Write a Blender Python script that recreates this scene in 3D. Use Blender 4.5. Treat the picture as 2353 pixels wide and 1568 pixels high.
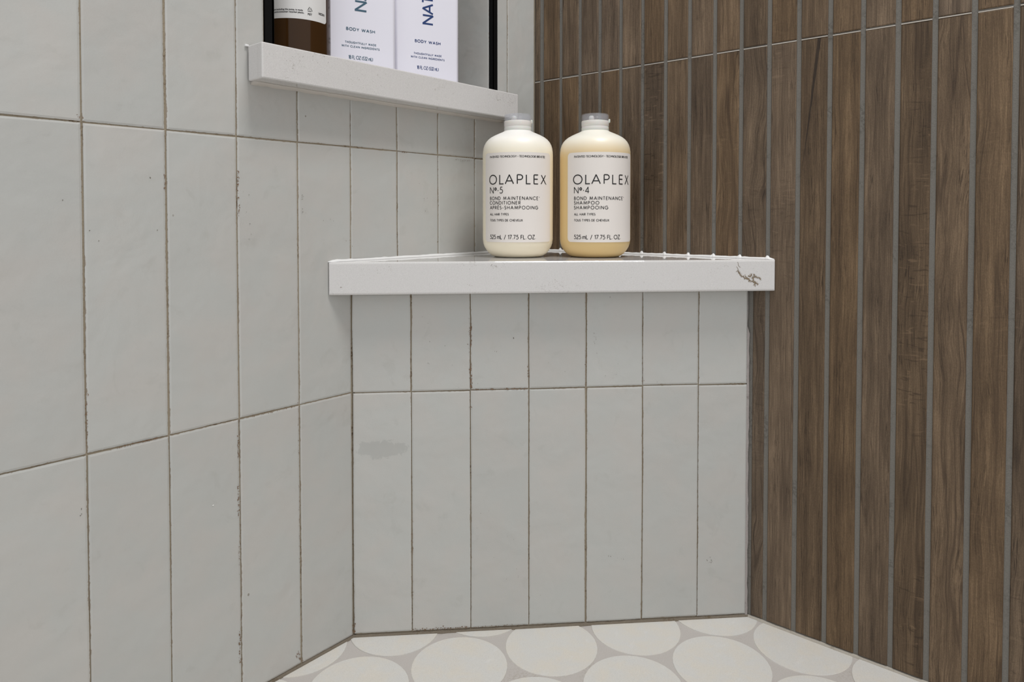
import bpy, bmesh, math, random
from mathutils import Matrix, Vector

for o in list(bpy.data.objects):
    bpy.data.objects.remove(o, do_unlink=True)
scene = bpy.context.scene
C = scene.collection
random.seed(7)

# ---------------------------------------------------------------- camera
# metres; corner of the two walls is the origin, left wall y=0, right wall x=0
cam_d = bpy.data.cameras.new('camera')
cam = bpy.data.objects.new('camera', cam_d)
C.objects.link(cam)
YAW, PITCH, ROLL = 0.86517, -0.02542, -0.00024
fwd = Vector((math.sin(YAW)*math.cos(PITCH), math.cos(YAW)*math.cos(PITCH), math.sin(PITCH)))
rgt = Vector((math.cos(YAW), -math.sin(YAW), 0))
upv = rgt.cross(fwd)
r2 = math.cos(ROLL)*rgt + math.sin(ROLL)*upv
u2 = -math.sin(ROLL)*rgt + math.cos(ROLL)*upv
CAM = Vector((-0.73119, -0.58080, 0.42888))
m = Matrix((r2, u2, -fwd)).transposed().to_4x4()
m.translation = CAM
cam.matrix_world = m
cam_d.sensor_width = 36.0
cam_d.lens = 1605.5/2353*36.0
cam_d.shift_x = (1176.5-1173.7)/2353
cam_d.shift_y = -(784-539.4)/2353
cam_d.clip_start = 0.01
scene.camera = cam

# ---------------------------------------------------------------- light
w = bpy.data.worlds.new('room_ambience')
scene.world = w
w.use_nodes = True
bg = w.node_tree.nodes['Background']
bg.inputs[0].default_value = (0.985, 0.992, 1.0, 1)
bg.inputs[1].default_value = 0.74

def area_light(name, loc, target, size, power, col=(1, 1, 1)):
    d = bpy.data.lights.new(name, 'AREA')
    d.shape = 'DISK'
    d.size = size
    d.energy = power
    d.color = col
    o = bpy.data.objects.new(name, d)
    o.location = loc
    o.rotation_euler = (Vector(target)-Vector(loc)).to_track_quat('-Z', 'Y').to_euler()
    C.objects.link(o)
    return o
area_light('ceiling_lamp', (-0.34, -0.88, 2.35), (-0.34, -0.88, 0), 0.60, 22, (1.0, 0.985, 0.96))

vs = scene.view_settings
vs.view_transform = 'Standard'
vs.look = 'None'
vs.gamma = 1
vs.use_curve_mapping = False
vs.exposure = 0.12

# ---------------------------------------------------------------- helpers
def lin(c):
    c = c/255.0
    return c/12.92 if c <= 0.04045 else ((c+0.055)/1.055)**2.4
def rgb(r, g, b):
    return (lin(r), lin(g), lin(b), 1)

class Mat:
    def __init__(s, name):
        s.m = bpy.data.materials.new(name)
        s.m.use_nodes = True
        s.nt = s.m.node_tree
        s.b = s.nt.nodes['Principled BSDF']
        s.out = s.nt.nodes['Material Output']
    def n(s, t, **kw):
        nd = s.nt.nodes.new(t)
        for k, v in kw.items():
            setattr(nd, k, v)
        return nd
    def put(s, sock, v):
        if isinstance(v, bpy.types.NodeSocket):
            s.nt.links.new(v, sock)
        else:
            sock.default_value = v
    def math(s, op, a, b=0.0, c=None, clamp=False):
        nd = s.n('ShaderNodeMath', operation=op, use_clamp=clamp)
        s.put(nd.inputs[0], a)
        s.put(nd.inputs[1], b)
        if c is not None:
            s.put(nd.inputs[2], c)
        return nd.outputs[0]
    def vmath(s, op, a, b):
        nd = s.n('ShaderNodeVectorMath', operation=op)
        s.put(nd.inputs[0], a)
        s.put(nd.inputs[1], b)
        return nd.outputs[0]
    def mix(s, f, a, b, mode='MIX'):
        nd = s.n('ShaderNodeMix', data_type='RGBA', blend_type=mode)
        s.put(nd.inputs[0], f)
        s.put(nd.inputs[6], a)
        s.put(nd.inputs[7], b)
        return nd.outputs[2]
    def noise(s, vec, scale, detail=2.0, rough=0.5, dist=0.0, w=None):
        nd = s.n('ShaderNodeTexNoise', noise_dimensions='4D' if w is not None else '3D')
        s.put(nd.inputs['Vector'], vec)
        if w is not None:
            s.put(nd.inputs['W'], w)
        nd.inputs['Scale'].default_value = scale
        nd.inputs['Detail'].default_value = detail
        nd.inputs['Roughness'].default_value = rough
        nd.inputs['Distortion'].default_value = dist
        return nd.outputs[0]
    def step(s, v, lo, hi):
        nd = s.n('ShaderNodeMapRange', interpolation_type='SMOOTHSTEP')
        s.put(nd.inputs[0], v)
        s.put(nd.inputs[1], lo)
        s.put(nd.inputs[2], hi)
        return nd.outputs[0]
    def coords(s):
        return s.n('ShaderNodeTexCoord').outputs['Object']
    def rnd(s):
        return s.n('ShaderNodeObjectInfo').outputs['Random']
    def bump(s, h, dist, strength=1.0, prev=None):
        nd = s.n('ShaderNodeBump')
        nd.inputs['Strength'].default_value = strength
        nd.inputs['Distance'].default_value = dist
        s.put(nd.inputs['Height'], h)
        if prev is not None:
            s.put(nd.inputs['Normal'], prev)
        s.put(s.b.inputs['Normal'], nd.outputs[0])
        return nd.outputs[0]
    def set(s, **kw):
        for k, v in kw.items():
            s.put(s.b.inputs[k.replace('_', ' ')], v)
        return s

def plain(name, col, rough=0.5, **kw):
    M = Mat(name)
    M.set(Base_Color=col, Roughness=rough, **kw)
    return M.m

# ---------------------------------------------------------------- materials
def mat_zellige():
    M = Mat('glazed_white_tile')
    co, rn = M.coords(), M.rnd()
    w50 = M.math('MULTIPLY', rn, 50.0)
    n1 = M.noise(co, 22, 3, 0.55, 0.4, w50)
    col = M.mix(M.step(n1, 0.35, 0.7), rgb(189, 190, 187), rgb(192, 190, 186))
    n4 = M.noise(co, 45, 4, 0.6, 0.8, M.math('ADD', w50, 7.0))
    col = M.mix(M.math('MULTIPLY', M.step(n4, 0.58, 0.70), 0.28), col, rgb(176, 176, 171))
    val = M.math('MULTIPLY_ADD', rn, 0.07, 0.965)
    hs = M.n('ShaderNodeHueSaturation')
    M.put(hs.inputs['Value'], val)
    M.put(hs.inputs['Color'], col)
    col = hs.outputs[0]
    # pinholes in the glaze
    vo = M.n('ShaderNodeTexVoronoi', voronoi_dimensions='4D')
    M.put(vo.inputs['Vector'], M.vmath('MULTIPLY', co, (1, 1, 0.75)))
    M.put(vo.inputs['W'], M.math('MULTIPLY', rn, 9.0))
    vo.inputs['Scale'].default_value = 75
    pit = M.math('LESS_THAN', vo.outputs['Distance'], M.math('MULTIPLY', M.noise(co, 40, 2, 0.5, 0, w50), 0.17))
    gate = M.step(M.noise(co, 17, 1, 0.5, 0, M.math('ADD', w50, 3.0)), 0.56, 0.66)
    col = M.mix(M.math('MULTIPLY', M.math('MULTIPLY', pit, gate), 0.75), col, rgb(120, 110, 96))
    # bare biscuit showing along chipped edges
    at = M.n('ShaderNodeAttribute', attribute_name='edge')
    e = at.outputs['Fac']
    cn = M.noise(co, 260, 3, 0.6, 0, w50)
    cg = M.noise(co, 24, 2, 0.5, 0, M.math('ADD', w50, 11.0))
    thr = M.math('MULTIPLY_ADD', e, 0.55, M.math('MULTIPLY_ADD', cg, -0.75, 0.90))
    chip = M.math('GREATER_THAN', cn, thr)
    col = M.mix(M.math('MULTIPLY', chip, 0.75), col, rgb(140, 124, 106))
    # worn grey patch in the glaze of one tile
    sm = M.n('ShaderNodeAttribute', attribute_type='OBJECT', attribute_name='worn').outputs['Fac']
    sp = M.n('ShaderNodeSeparateXYZ')
    M.put(sp.inputs[0], co)
    ex = M.math('POWER', M.math('DIVIDE', sp.outputs[0], 0.030), 2.0)
    ez = M.math('POWER', M.math('DIVIDE', M.math('SUBTRACT', sp.outputs[2], 0.066), 0.0115), 2.0)
    fall = M.math('SUBTRACT', 1.0, M.math('ADD', ex, ez))
    pt = M.math('MULTIPLY_ADD', M.noise(co, 130, 4, 0.6, 0.6), 2.2, M.math('ADD', fall, -1.35))
    col = M.mix(M.math('MULTIPLY', M.math('MULTIPLY', M.step(pt, -0.05, 0.25), sm), 0.6), col, rgb(174, 175, 172))
    M.set(Base_Color=col, Roughness=0.34)
    M.b.inputs['Specular IOR Level'].default_value = 0.45
    b1 = M.bump(M.noise(co, 18, 3, 0.5, 0.3, w50), 0.0042, 0.6)
    M.bump(M.noise(co, 900, 1, 0.5, 0, w50), 0.00012, 0.5, b1)
    return M.m

def mat_wood():
    M = Mat('wood_look_tile')
    co, rn = M.coords(), M.rnd()
    w = M.math('MULTIPLY', rn, 80.0)
    # each plank carries its own print: tone, bent grain, cross ripple, dark streak
    pat = lambda k: M.n('ShaderNodeAttribute', attribute_type='OBJECT', attribute_name=k).outputs['Fac']
    rn2, tone, ripple, streak = pat('bend'), pat('tone'), pat('ripple'), pat('streak')
    # bend the grain slowly along the plank
    warp = M.noise(M.vmath('MULTIPLY', co, (1, 1, 0.35)), 26, 2, 0.5, 0, w)
    amp = M.math('MULTIPLY_ADD', M.math('POWER', rn2, 3.0), 0.034, 0.003)
    dx = M.math('MULTIPLY', M.math('SUBTRACT', warp, 0.5), amp)
    cx = M.n('ShaderNodeCombineXYZ')
    M.put(cx.inputs[0], dx)
    p = M.vmath('ADD', co, cx.outputs[0])
    broad = M.noise(M.vmath('MULTIPLY', p, (1, 1, 0.035)), 150, 2, 0.55, 0.3, w)
    fine = M.noise(M.vmath('MULTIPLY', p, (1, 1, 0.026)), 1000, 4, 0.7, 0.0, w)
    cloud = M.noise(M.vmath('MULTIPLY', co, (1, 1, 0.5)), 30, 2, 0.5, 0, M.math('ADD', w, 5.0))
    grit = M.noise(M.vmath('MULTIPLY', co, (1, 1, 0.35)), 2200, 2, 0.6, 0.0, w)
    v = M.math('MULTIPLY_ADD', broad, 0.50, M.math('MULTIPLY_ADD', fine, 0.72, M.math('MULTIPLY_ADD', grit, 0.34, M.math('MULTIPLY', cloud, 0.34))))
    v = M.math('SUBTRACT', v, 0.075)
    ramp = M.n('ShaderNodeValToRGB')
    cr = ramp.color_ramp
    cr.elements[0].position = 0.60
    cr.elements[0].color = rgb(70, 54, 40)
    cr.elements[1].position = 1.13
    cr.elements[1].color = rgb(143, 117, 92)
    for pos, c in ((0.76, (95, 76, 58)), (0.90, (116, 94, 73))):
        el = cr.elements.new(pos)
        el.color = rgb(*c)
    v2 = M.math('MULTIPLY', v, 0.88)
    cr.elements[0].position, cr.elements[1].position, cr.elements[2].position, cr.elements[3].position = 0.52, 0.67, 0.80, 1.0
    for el, c in zip(cr.elements, ((56, 45, 34), (87, 71, 55), (105, 87, 68), (139, 117, 93))):
        el.color = rgb(*c)
    M.put(ramp.inputs[0], v2)
    col = ramp.outputs[0]
    # dark pores
    pore = M.noise(M.vmath('MULTIPLY', p, (1, 1, 0.035)), 1700, 2, 0.5, 0, M.math('ADD', w, 9.0))
    pg = M.step(M.noise(M.vmath('MULTIPLY', p, (1, 1, 0.08)), 130, 1, 0.5, 0, M.math('ADD', w, 2.0)), 0.42, 0.65)
    col = M.mix(M.math('MULTIPLY', M.math('MULTIPLY', M.step(pore, 0.56, 0.62), pg), 0.75), col, rgb(52, 40, 30))
    # dark heart lines that follow the bent grain
    hl = M.noise(M.vmath('MULTIPLY', p, (1, 1, 0.03)), 95, 1, 0.5, 0, M.math('ADD', w, 21.0))
    ln = M.step(M.math('ABSOLUTE', M.math('SUBTRACT', hl, 0.5)), 0.030, 0.0)
    col = M.mix(M.math('MULTIPLY', ln, M.math('MULTIPLY', rn2, 0.60)), col, rgb(54, 41, 32))
    # cross ripple figure on some planks
    rip = M.noise(M.vmath('MULTIPLY', co, (0.22, 1, 1)), 230, 2, 0.5, 1.2, M.math('ADD', w, 31.0))
    rg = M.step(M.noise(M.vmath('MULTIPLY', co, (1, 1, 0.5)), 16, 1, 0.5, 0, M.math('ADD', w, 41.0)), 0.46, 0.58)
    rg = M.math('MULTIPLY', rg, ripple)
    col = M.mix(M.math('MULTIPLY', M.math('MULTIPLY', M.step(rip, 0.60, 0.70), rg), 0.45), col, rgb(142, 118, 94))
    col = M.mix(M.math('MULTIPLY', M.math('MULTIPLY', M.step(rip, 0.40, 0.33), rg), 0.55), col, rgb(58, 45, 34))
    sx = M.n('ShaderNodeSeparateXYZ')
    M.put(sx.inputs[0], co)
    zz = sx.outputs[2]
    cen = M.math('MULTIPLY_ADD', zz, 0.118, -0.0304)
    wid = M.math('MULTIPLY_ADD', zz, 0.0130, -0.00220)
    dst = M.math('ABSOLUTE', M.math('SUBTRACT', M.math('MULTIPLY_ADD', broad, 0.0010, sx.outputs[0]), cen))
    stk = M.math('MULTIPLY', M.math('LESS_THAN', dst, wid), streak)
    col = M.mix(M.math('MULTIPLY', stk, 0.8), col, rgb(44, 36, 31))
    hs = M.n('ShaderNodeHueSaturation')
    M.put(hs.inputs['Value'], tone)
    M.put(hs.inputs['Saturation'], M.math('MULTIPLY_ADD', rn, 0.25, 0.84))
    M.put(hs.inputs['Color'], col)
    M.set(Base_Color=hs.outputs[0], Roughness=0.52)
    M.b.inputs['Specular IOR Level'].default_value = 0.3
    M.bump(fine, 0.0004, 0.5)
    return M.m

def mat_grout(name, c1, c2, stain, amount, scale=35):
    M = Mat(name)
    co = M.coords()
    col = M.mix(M.noise(co, 900, 2, 0.6), c1, c2)
    g = M.step(M.noise(co, scale, 3, 0.6), 0.52, 0.68)
    f = M.step(M.noise(co, 420, 3, 0.6), 0.45, 0.6)
    col = M.mix(M.math('MULTIPLY', M.math('MULTIPLY', g, f), amount), col, stain)
    M.set(Base_Color=col, Roughness=0.85)
    M.b.inputs['Specular IOR Level'].default_value = 0.2
    M.bump(M.noise(co, 1100, 3, 0.6), 0.0005, 0.6)
    return M.m

def mat_quartz():
    M = Mat('white_quartz')
    co = M.coords()
    n = M.noise(co, 1500, 2, 0.6)
    col = M.mix(M.step(n, 0.3, 0.7), rgb(211, 209, 208), rgb(222, 220, 219))
    # faint grey specks and short veins
    vn = M.noise(co, 60, 5, 0.65, 1.5)
    line = M.step(M.math('ABSOLUTE', M.math('SUBTRACT', vn, 0.5)), 0.012, 0.0)
    gate = M.step(M.noise(co, 26, 2, 0.5), 0.56, 0.66)
    brk = M.step(M.noise(co, 500, 2, 0.6), 0.45, 0.6)
    col = M.mix(M.math('MULTIPLY', M.math('MULTIPLY', line, gate), M.math('MULTIPLY', brk, 0.8)), col, rgb(150, 142, 134))
    sp = M.step(M.noise(co, 700, 1, 0.5), 0.74, 0.79)
    col = M.mix(M.math('MULTIPLY', sp, 0.5), col, rgb(150, 145, 140))
    M.set(Base_Color=col, Roughness=0.035)
    M.b.inputs['Specular IOR Level'].default_value = 0.5
    return M.m

def mat_floor_tile():
    M = Mat('round_stone_tile')
    co, rn = M.coords(), M.rnd()
    w = M.math('MULTIPLY', rn, 40.0)
    a = M.noise(co, 45, 4, 0.6, 0.5, w)
    col = M.mix(M.step(a, 0.35, 0.7), rgb(213, 212, 209), rgb(217, 212, 203))
    b = M.noise(M.vmath('MULTIPLY', co, (1, 2.5, 1)), 55, 3, 0.6, 0.3, M.math('ADD', w, 4.0))
    col = M.mix(M.math('MULTIPLY', M.step(b, 0.58, 0.7), 0.4), col, rgb(221, 220, 218))
    col = M.mix(M.math('MULTIPLY', M.step(M.noise(co, 1300, 3, 0.65, 0, w), 0.42, 0.66), 0.20), col, rgb(164, 160, 154))
    M.set(Base_Color=col, Roughness=0.6)
    M.b.inputs['Specular IOR Level'].default_value = 0.3
    M.bump(M.noise(co, 1200, 2, 0.5, 0, w), 0.0002, 0.4)
    return M.m

def mat_bottle(name, low, high, z0, z1):
    M = Mat(name)
    co = M.coords()
    sx = M.n('ShaderNodeSeparateXYZ')
    M.put(sx.inputs[0], co)
    col = M.mix(M.step(sx.outputs[2], z0, z1), low, high)
    M.set(Base_Color=col, Roughness=0.36, Subsurface_Weight=0.18)
    M.b.inputs['Subsurface Radius'].default_value = (1.0, 0.92, 0.8)
    M.b.inputs['Subsurface Scale'].default_value = 0.012
    return M.m

ZEL = mat_zellige()
WOOD = mat_wood()
QUARTZ = mat_quartz()
FTILE = mat_floor_tile()
G_WHITE = mat_grout('tan_grout', rgb(142, 131, 113), rgb(166, 155, 137), rgb(98, 80, 60), 0.9)
G_GREY = mat_grout('grey_grout', rgb(112, 109, 104), rgb(136, 133, 127), rgb(84, 80, 74), 0.5, 22)
G_FLOOR = mat_grout('floor_grout', rgb(184, 179, 175), rgb(198, 193, 189), rgb(168, 159, 149), 0.5, 14)
G_BASE = mat_grout('soiled_joint', rgb(108, 99, 87), rgb(130, 121, 108), rgb(96, 82, 64), 0.8, 45)
G_PALE = mat_grout('pale_or_lit_joint', rgb(164, 158, 148), rgb(184, 178, 168), rgb(128, 116, 100), 0.7, 40)
G_SIDE = mat_grout('grey_sealant_joint', rgb(150, 143, 141), rgb(172, 165, 162), rgb(96, 90, 86), 0.6, 60)
LIT_EDGE = plain('painted_lit_edge', rgb(196, 189, 180), 0.8)  # light colour standing in for the top-lit edge in the plank joints
CAULK = plain('white_silicone', rgb(238, 238, 238), 0.35)
STAIN = plain('brown_stain', rgb(124, 99, 78), 0.9)
VEIN = plain('brown_vein', rgb(132, 116, 94), 0.3)
PITM = plain('dark_pit', rgb(112, 104, 94), 0.9)
BLACK = plain('black_metal', rgb(7, 7, 8), 0.6, Specular_IOR_Level=0.15)
INK = plain('black_ink', rgb(22, 21, 22), 0.5)
TEAL = plain('slate_teal_ink', rgb(58, 92, 112), 0.5)
NAVY = plain('navy_ink', rgb(24, 56, 112), 0.5)
LABEL = plain('paper_label', rgb(237, 231, 226), 0.45)
COND = mat_bottle('cream_conditioner_bottle', rgb(255, 244, 220), rgb(255, 253, 248), 0.108, 0.138)
SHAM = mat_bottle('amber_shampoo_bottle', rgb(232, 203, 146), rgb(250, 246, 234), 0.106, 0.134)
def mat_cap():
    M = Mat('milky_cap_plastic')
    M.set(Base_Color=rgb(240, 238, 233), Roughness=0.3, Subsurface_Weight=0.3)
    M.b.inputs['Subsurface Scale'].default_value = 0.006
    M.b.inputs['Transmission Weight'].default_value = 0.15
    return M.m
CAPM = mat_cap()
def mat_clear():
    M = Mat('clear_lid_plastic')
    M.set(Base_Color=rgb(236, 237, 242), Roughness=0.18)
    tr = M.n('ShaderNodeBsdfTransparent')
    tr.inputs[0].default_value = (0.95, 0.955, 0.97, 1)
    mx = M.n('ShaderNodeMixShader')
    mx.inputs[0].default_value = 0.13
    M.nt.links.new(tr.outputs[0], mx.inputs[1])
    M.nt.links.new(M.b.outputs[0], mx.inputs[2])
    M.nt.links.new(mx.outputs[0], M.out.inputs[0])
    return M.m
CLEAR = mat_clear()
BODYW = plain('lavender_white_plastic', rgb(232, 231, 242), 0.42)
def mat_amber():
    M = Mat('brown_amber_plastic')
    M.set(Base_Color=rgb(76, 50, 24), Roughness=0.12)
    M.b.inputs['Transmission Weight'].default_value = 0.35
    M.b.inputs['IOR'].default_value = 1.35
    return M.m
AMBER = mat_amber()

# ---------------------------------------------------------------- object helpers
def link(o, parent=None):
    C.objects.link(o)
    if parent is not None:
        o.parent = parent
    return o
def obj(name, bm, mat, parent=None, smooth=False, mtx=None):
    me = bpy.data.meshes.new(name)
    bm.to_mesh(me)
    bm.free()
    return obj_me(name, me, mat, parent, smooth, mtx)
def obj_me(name, me, mat, parent=None, smooth=False, mtx=None):
    me.materials.append(mat)
    if smooth:
        for f in me.polygons:
            f.use_smooth = True
    o = bpy.data.objects.new(name, me)
    link(o, parent)
    if mtx is not None:
        o.matrix_local = mtx
    return o
def tag(o, label, cat, group=None):
    o['label'] = label
    o['category'] = cat
    if group:
        o['group'] = group
    return o
def empty(name, loc, rz=0.0):
    o = bpy.data.objects.new(name, None)
    o.empty_display_size = 0.02
    o.location = loc
    o.rotation_euler = (0, 0, rz)
    return link(o)
def add_box(bm, x0, x1, y0, y1, z0, z1):
    v = [bm.verts.new((x, y, z)) for z in (z0, z1) for y in (y0, y1) for x in (x0, x1)]
    for f in ((0, 2, 3, 1), (4, 5, 7, 6), (0, 1, 5, 4), (2, 6, 7, 3), (0, 4, 6, 2), (1, 3, 7, 5)):
        bm.faces.new([v[i] for i in f])
def add_prism(bm, pts, z0, z1):
    lo = [bm.verts.new((x, y, z0)) for x, y in pts]
    hi = [bm.verts.new((x, y, z1)) for x, y in pts]
    n = len(pts)
    bm.faces.new(lo[::-1])
    bm.faces.new(hi)
    for i in range(n):
        j = (i+1) % n
        bm.faces.new((lo[i], lo[j], hi[j], hi[i]))
def bevel_all(bm, off, seg=1, ang=0.5):
    bm.normal_update()
    es = [e for e in bm.edges if len(e.link_faces) == 2 and e.calc_face_angle() > ang]
    bmesh.ops.bevel(bm, geom=es, offset=off, segments=seg, affect='EDGES', profile=0.5)
def frame(origin, u):
    """local x along u (horizontal), local z up, local y into the surface"""
    u = Vector((u[0], u[1], 0)).normalized()
    y = Vector((0, 0, 1)).cross(u)
    m = Matrix((u, y, Vector((0, 0, 1)))).transposed().to_4x4()
    m.translation = Vector(origin)
    return m
def lathe(bm, prof, seg=64, close_top=True, close_bot=True):
    rings = []
    for r, z in prof:
        rings.append([bm.verts.new((r*math.cos(2*math.pi*i/seg), r*math.sin(2*math.pi*i/seg), z)) for i in range(seg)])
    for a, b in zip(rings, rings[1:]):
        for i in range(seg):
            j = (i+1) % seg
            bm.faces.new((a[i], a[j], b[j], b[i]))
    if close_bot:
        bm.faces.new(rings[0][::-1])
    if close_top:
        bm.faces.new(rings[-1])

def tile_mesh(name, w, h, rng, t=0.006, inset=0.0016, drop=0.00045, jit=0.0003, nlong=3, edge=True):
    """a tile centred on its origin; front face near y=0, back at y=t"""
    per = []
    hw, hh = w/2, h/2
    j = lambda: rng.uniform(-jit, jit)
    per.append((-hw+j(), -hh+j()))
    per.append((hw+j(), -hh+j()))
    for k in range(1, nlong):
        per.append((hw+j(), -hh+h*k/nlong))
    per.append((hw+j(), hh+j()))
    per.append((-hw+j(), hh+j()))
    for k in range(1, nlong):
        per.append((-hw+j(), hh-h*k/nlong))
    n = len(per)
    ins = min(inset, w*0.25, h*0.25)
    def ring(p, d, y):
        return [(x-math.copysign(d, x), y, z-(math.copysign(d, z) if abs(abs(z)-hh) < 0.002 else 0)) for x, z in p]
    vs_ = ring(per, 0, t)+ring(per, 0, drop)+ring(per, ins, 0.0)
    fs = []
    for a in (0, n):
        for i in range(n):
            k = (i+1) % n
            fs.append((a+i, a+k, a+n+k, a+n+i))
    fs.append(tuple(range(2*n, 3*n)))
    fs.append(tuple(range(n-1, -1, -1)))
    me = bpy.data.meshes.new(name)
    me.from_pydata(vs_, [], fs)
    if edge:
        at = me.attributes.new('edge', 'FLOAT', 'POINT')
        for i in range(3*n):
            at.data[i].value = 1.0 if i >= 2*n else 0.0
    return me

def put_tile(parent, frm, x0, x1, z0, z1, rng, name='tile', gap=0.0013, proud=0.0003, mat=None, tilt=0.0020, **kw):
    w_, h_ = x1-x0-gap, z1-z0-gap
    me = tile_mesh(name, w_, h_, rng, **kw)
    loc = Matrix.Translation(((x0+x1)/2, rng.uniform(-proud, proud), (z0+z1)/2))
    rot = Matrix.Rotation(rng.uniform(-tilt, tilt)*1.6, 4, 'Z') @ Matrix.Rotation(rng.uniform(-tilt, tilt)*0.5, 4, 'X')
    return obj_me(name, me, mat or ZEL, parent, False, frm @ loc @ rot)

# ---------------------------------------------------------------- setting
ZF = -0.0016            # floor surface
Z1, Z2 = 0.2501, 0.4995
H_T = 0.2497
TOP = Z1+4*H_T         # top of the tiled part that is built
SL, OFFL = 0.0607, 0.0556
P_, Q_ = 0.2993, 0.2932
NX0, NX1, NZ0, NZ1, ND = -0.3833, -0.0849, 0.549, 0.955, 0.100   # niche opening
LW = 1.33

def structure(o):
    o['kind'] = 'structure'
    return o

# floor: grout bed + round tiles
bm = bmesh.new()
add_box(bm, -LW, 0.13, -LW, 0.13, -0.06, ZF-0.0007)
floor = structure(obj('floor', bm, G_FLOOR))
fu = Vector((P_, -Q_, 0)).normalized()
fn = Vector((fu.y, -fu.x, 0))           # out of the bench, toward the room
if fn.x > 0:
    fn = -fn
def clip(poly, n, d):
    out = []
    for i in range(len(poly)):
        a, b = poly[i], poly[(i+1) % len(poly)]
        da, db = a[0]*n[0]+a[1]*n[1]-d, b[0]*n[0]+b[1]*n[1]-d
        if da >= 0:
            out.append(a)
        if (da >= 0) != (db >= 0):
            t = da/(da-db)
            out.append((a[0]+(b[0]-a[0])*t, a[1]+(b[1]-a[1])*t))
    return out
fd = fn.x*(-P_)
rng = random.Random(3)
RD = 0.0461
for k in range(0, 11):
    cx = -0.0150-0.0822*k
    for mm in range(-14, 8):
        cy = -0.2605+0.0482*k+0.0942*mm
        if cy < -0.85 or cy > 0.05:
            continue
        poly = [(cx+RD*math.cos(2*math.pi*i/40), cy+RD*math.sin(2*math.pi*i/40)) for i in range(40)]
        for n_, d_ in (((0, -1), 0.0018), ((-1, 0), 0.0018), ((fn.x, fn.y), fd+0.0018)):
            poly = clip(poly, n_, d_)
            if len(poly) < 3:
                break
        if len(poly) < 3:
            continue
        ox = sum(p[0] for p in poly)/len(poly)
        oy = sum(p[1] for p in poly)/len(poly)
        if max(p[0] for p in poly)-min(p[0] for p in poly) < 0.006:
            continue
        bm = bmesh.new()
        dz = rng.uniform(-0.0003, 0.0002)
        lo = [bm.verts.new((p[0]-ox, p[1]-oy, -0.003)) for p in poly]
        mi = [bm.verts.new((p[0]-ox, p[1]-oy, -0.0004)) for p in poly]
        ss = 0.9925
        hi = [bm.verts.new(((p[0]-ox)*ss, (p[1]-oy)*ss, 0)) for p in poly]
        for a, b in ((lo, mi), (mi, hi)):
            for i in range(len(poly)):
                q = (i+1) % len(poly)
                bm.faces.new((a[i], a[q], b[q], b[i]))
        bm.faces.new(hi)
        bm.faces.new(lo[::-1])
        obj('round_tile', bm, FTILE, floor, False, Matrix.Translation((ox, oy, ZF+dz)) @ Matrix.Rotation(rng.uniform(-0.004, 0.004), 4, 'X') @ Matrix.Rotation(rng.uniform(-0.004, 0.004), 4, 'Y'))

# left wall: backing with the niche opening + glazed tiles
GY = 0.0010
bm = bmesh.new()
ZB = ZF-0.0007
WT = 2.4
add_box(bm, -LW, NX0-0.0092, GY, 0.14, ZB, WT)
add_box(bm, NX1+0.0092, 0.0012, GY, 0.14, ZB, WT)
add_box(bm, NX0-0.0092, NX1+0.0092, GY, 0.14, ZB, NZ0-0.0005)
add_box(bm, NX0-0.0092, NX1+0.0092, GY, 0.14, NZ1, WT)
add_box(bm, NX0-0.0092, NX1+0.0092, ND+0.008, 0.14, NZ0-0.0005, NZ1)
add_box(bm, NX0-0.0092, NX0-0.007, 0.008, ND+0.008, NZ0-0.0005, NZ1)
add_box(bm, NX1+0.007, NX1+0.0092, 0.008, ND+0.008, NZ0-0.0005, NZ1)
wall_left = structure(obj('wall_left', bm, G_WHITE))
FL = frame((0, 0, 0), (1, 0))
rng = random.Random(11)
xs = [0.0]+[-(OFFL+k*SL) for k in range(0, 21)]
rows = [0.0, Z1, Z2, Z2+H_T, Z2+2*H_T, TOP+0.0]
NL, NR = NX0-0.0092, NX1+0.0092
LX0, LX1 = -(OFFL+6*SL), -(OFFL+5*SL)
RX0, RX1 = -(OFFL+SL), -OFFL
for c in range(len(xs)-1):
    x1, x0 = xs[c], xs[c+1]
    for r in range(len(rows)-1):
        z0, z1 = rows[r], rows[r+1]
        zj = rng.uniform(-0.0008, 0.0008)
        xa, xb = x0+rng.uniform(-0.0003, 0.0003), x1+rng.uniform(-0.0003, 0.0003)
        if x1 == 0.0:
            xb = -0.0006
        if r == 0 and x0 > -P_-0.001:
            continue                         # hidden behind the bench
        if r == 1 and x0 > -P_-0.001:
            z0 = 0.3850                      # sits on the bench top
        if r == 2 and (abs(x0-LX0) < 1e-4 or abs(x0-RX0) < 1e-4):
            continue                         # cut around the niche below
        def T(a, b, lo, hi):
            if b-a > 0.004 and hi-lo > 0.004:
                put_tile(wall_left, FL, a, b, lo, hi, rng)
        if z1 <= NZ0 or z0 >= NZ1 or x1 <= NL or x0 >= NR:
            T(xa, xb, z0, z1)
        else:
            if x0 < NL < x1:
                T(xa, NL, z0, z1)
            if x0 < NR < x1:
                T(NR, xb, z0, z1)
            a, b = max(xa, NL), min(xb, NR)
            if z0 < NZ0:
                T(a, b, z0, NZ0)
            if z1 > NZ1:
                T(a, b, NZ1, z1)
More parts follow.
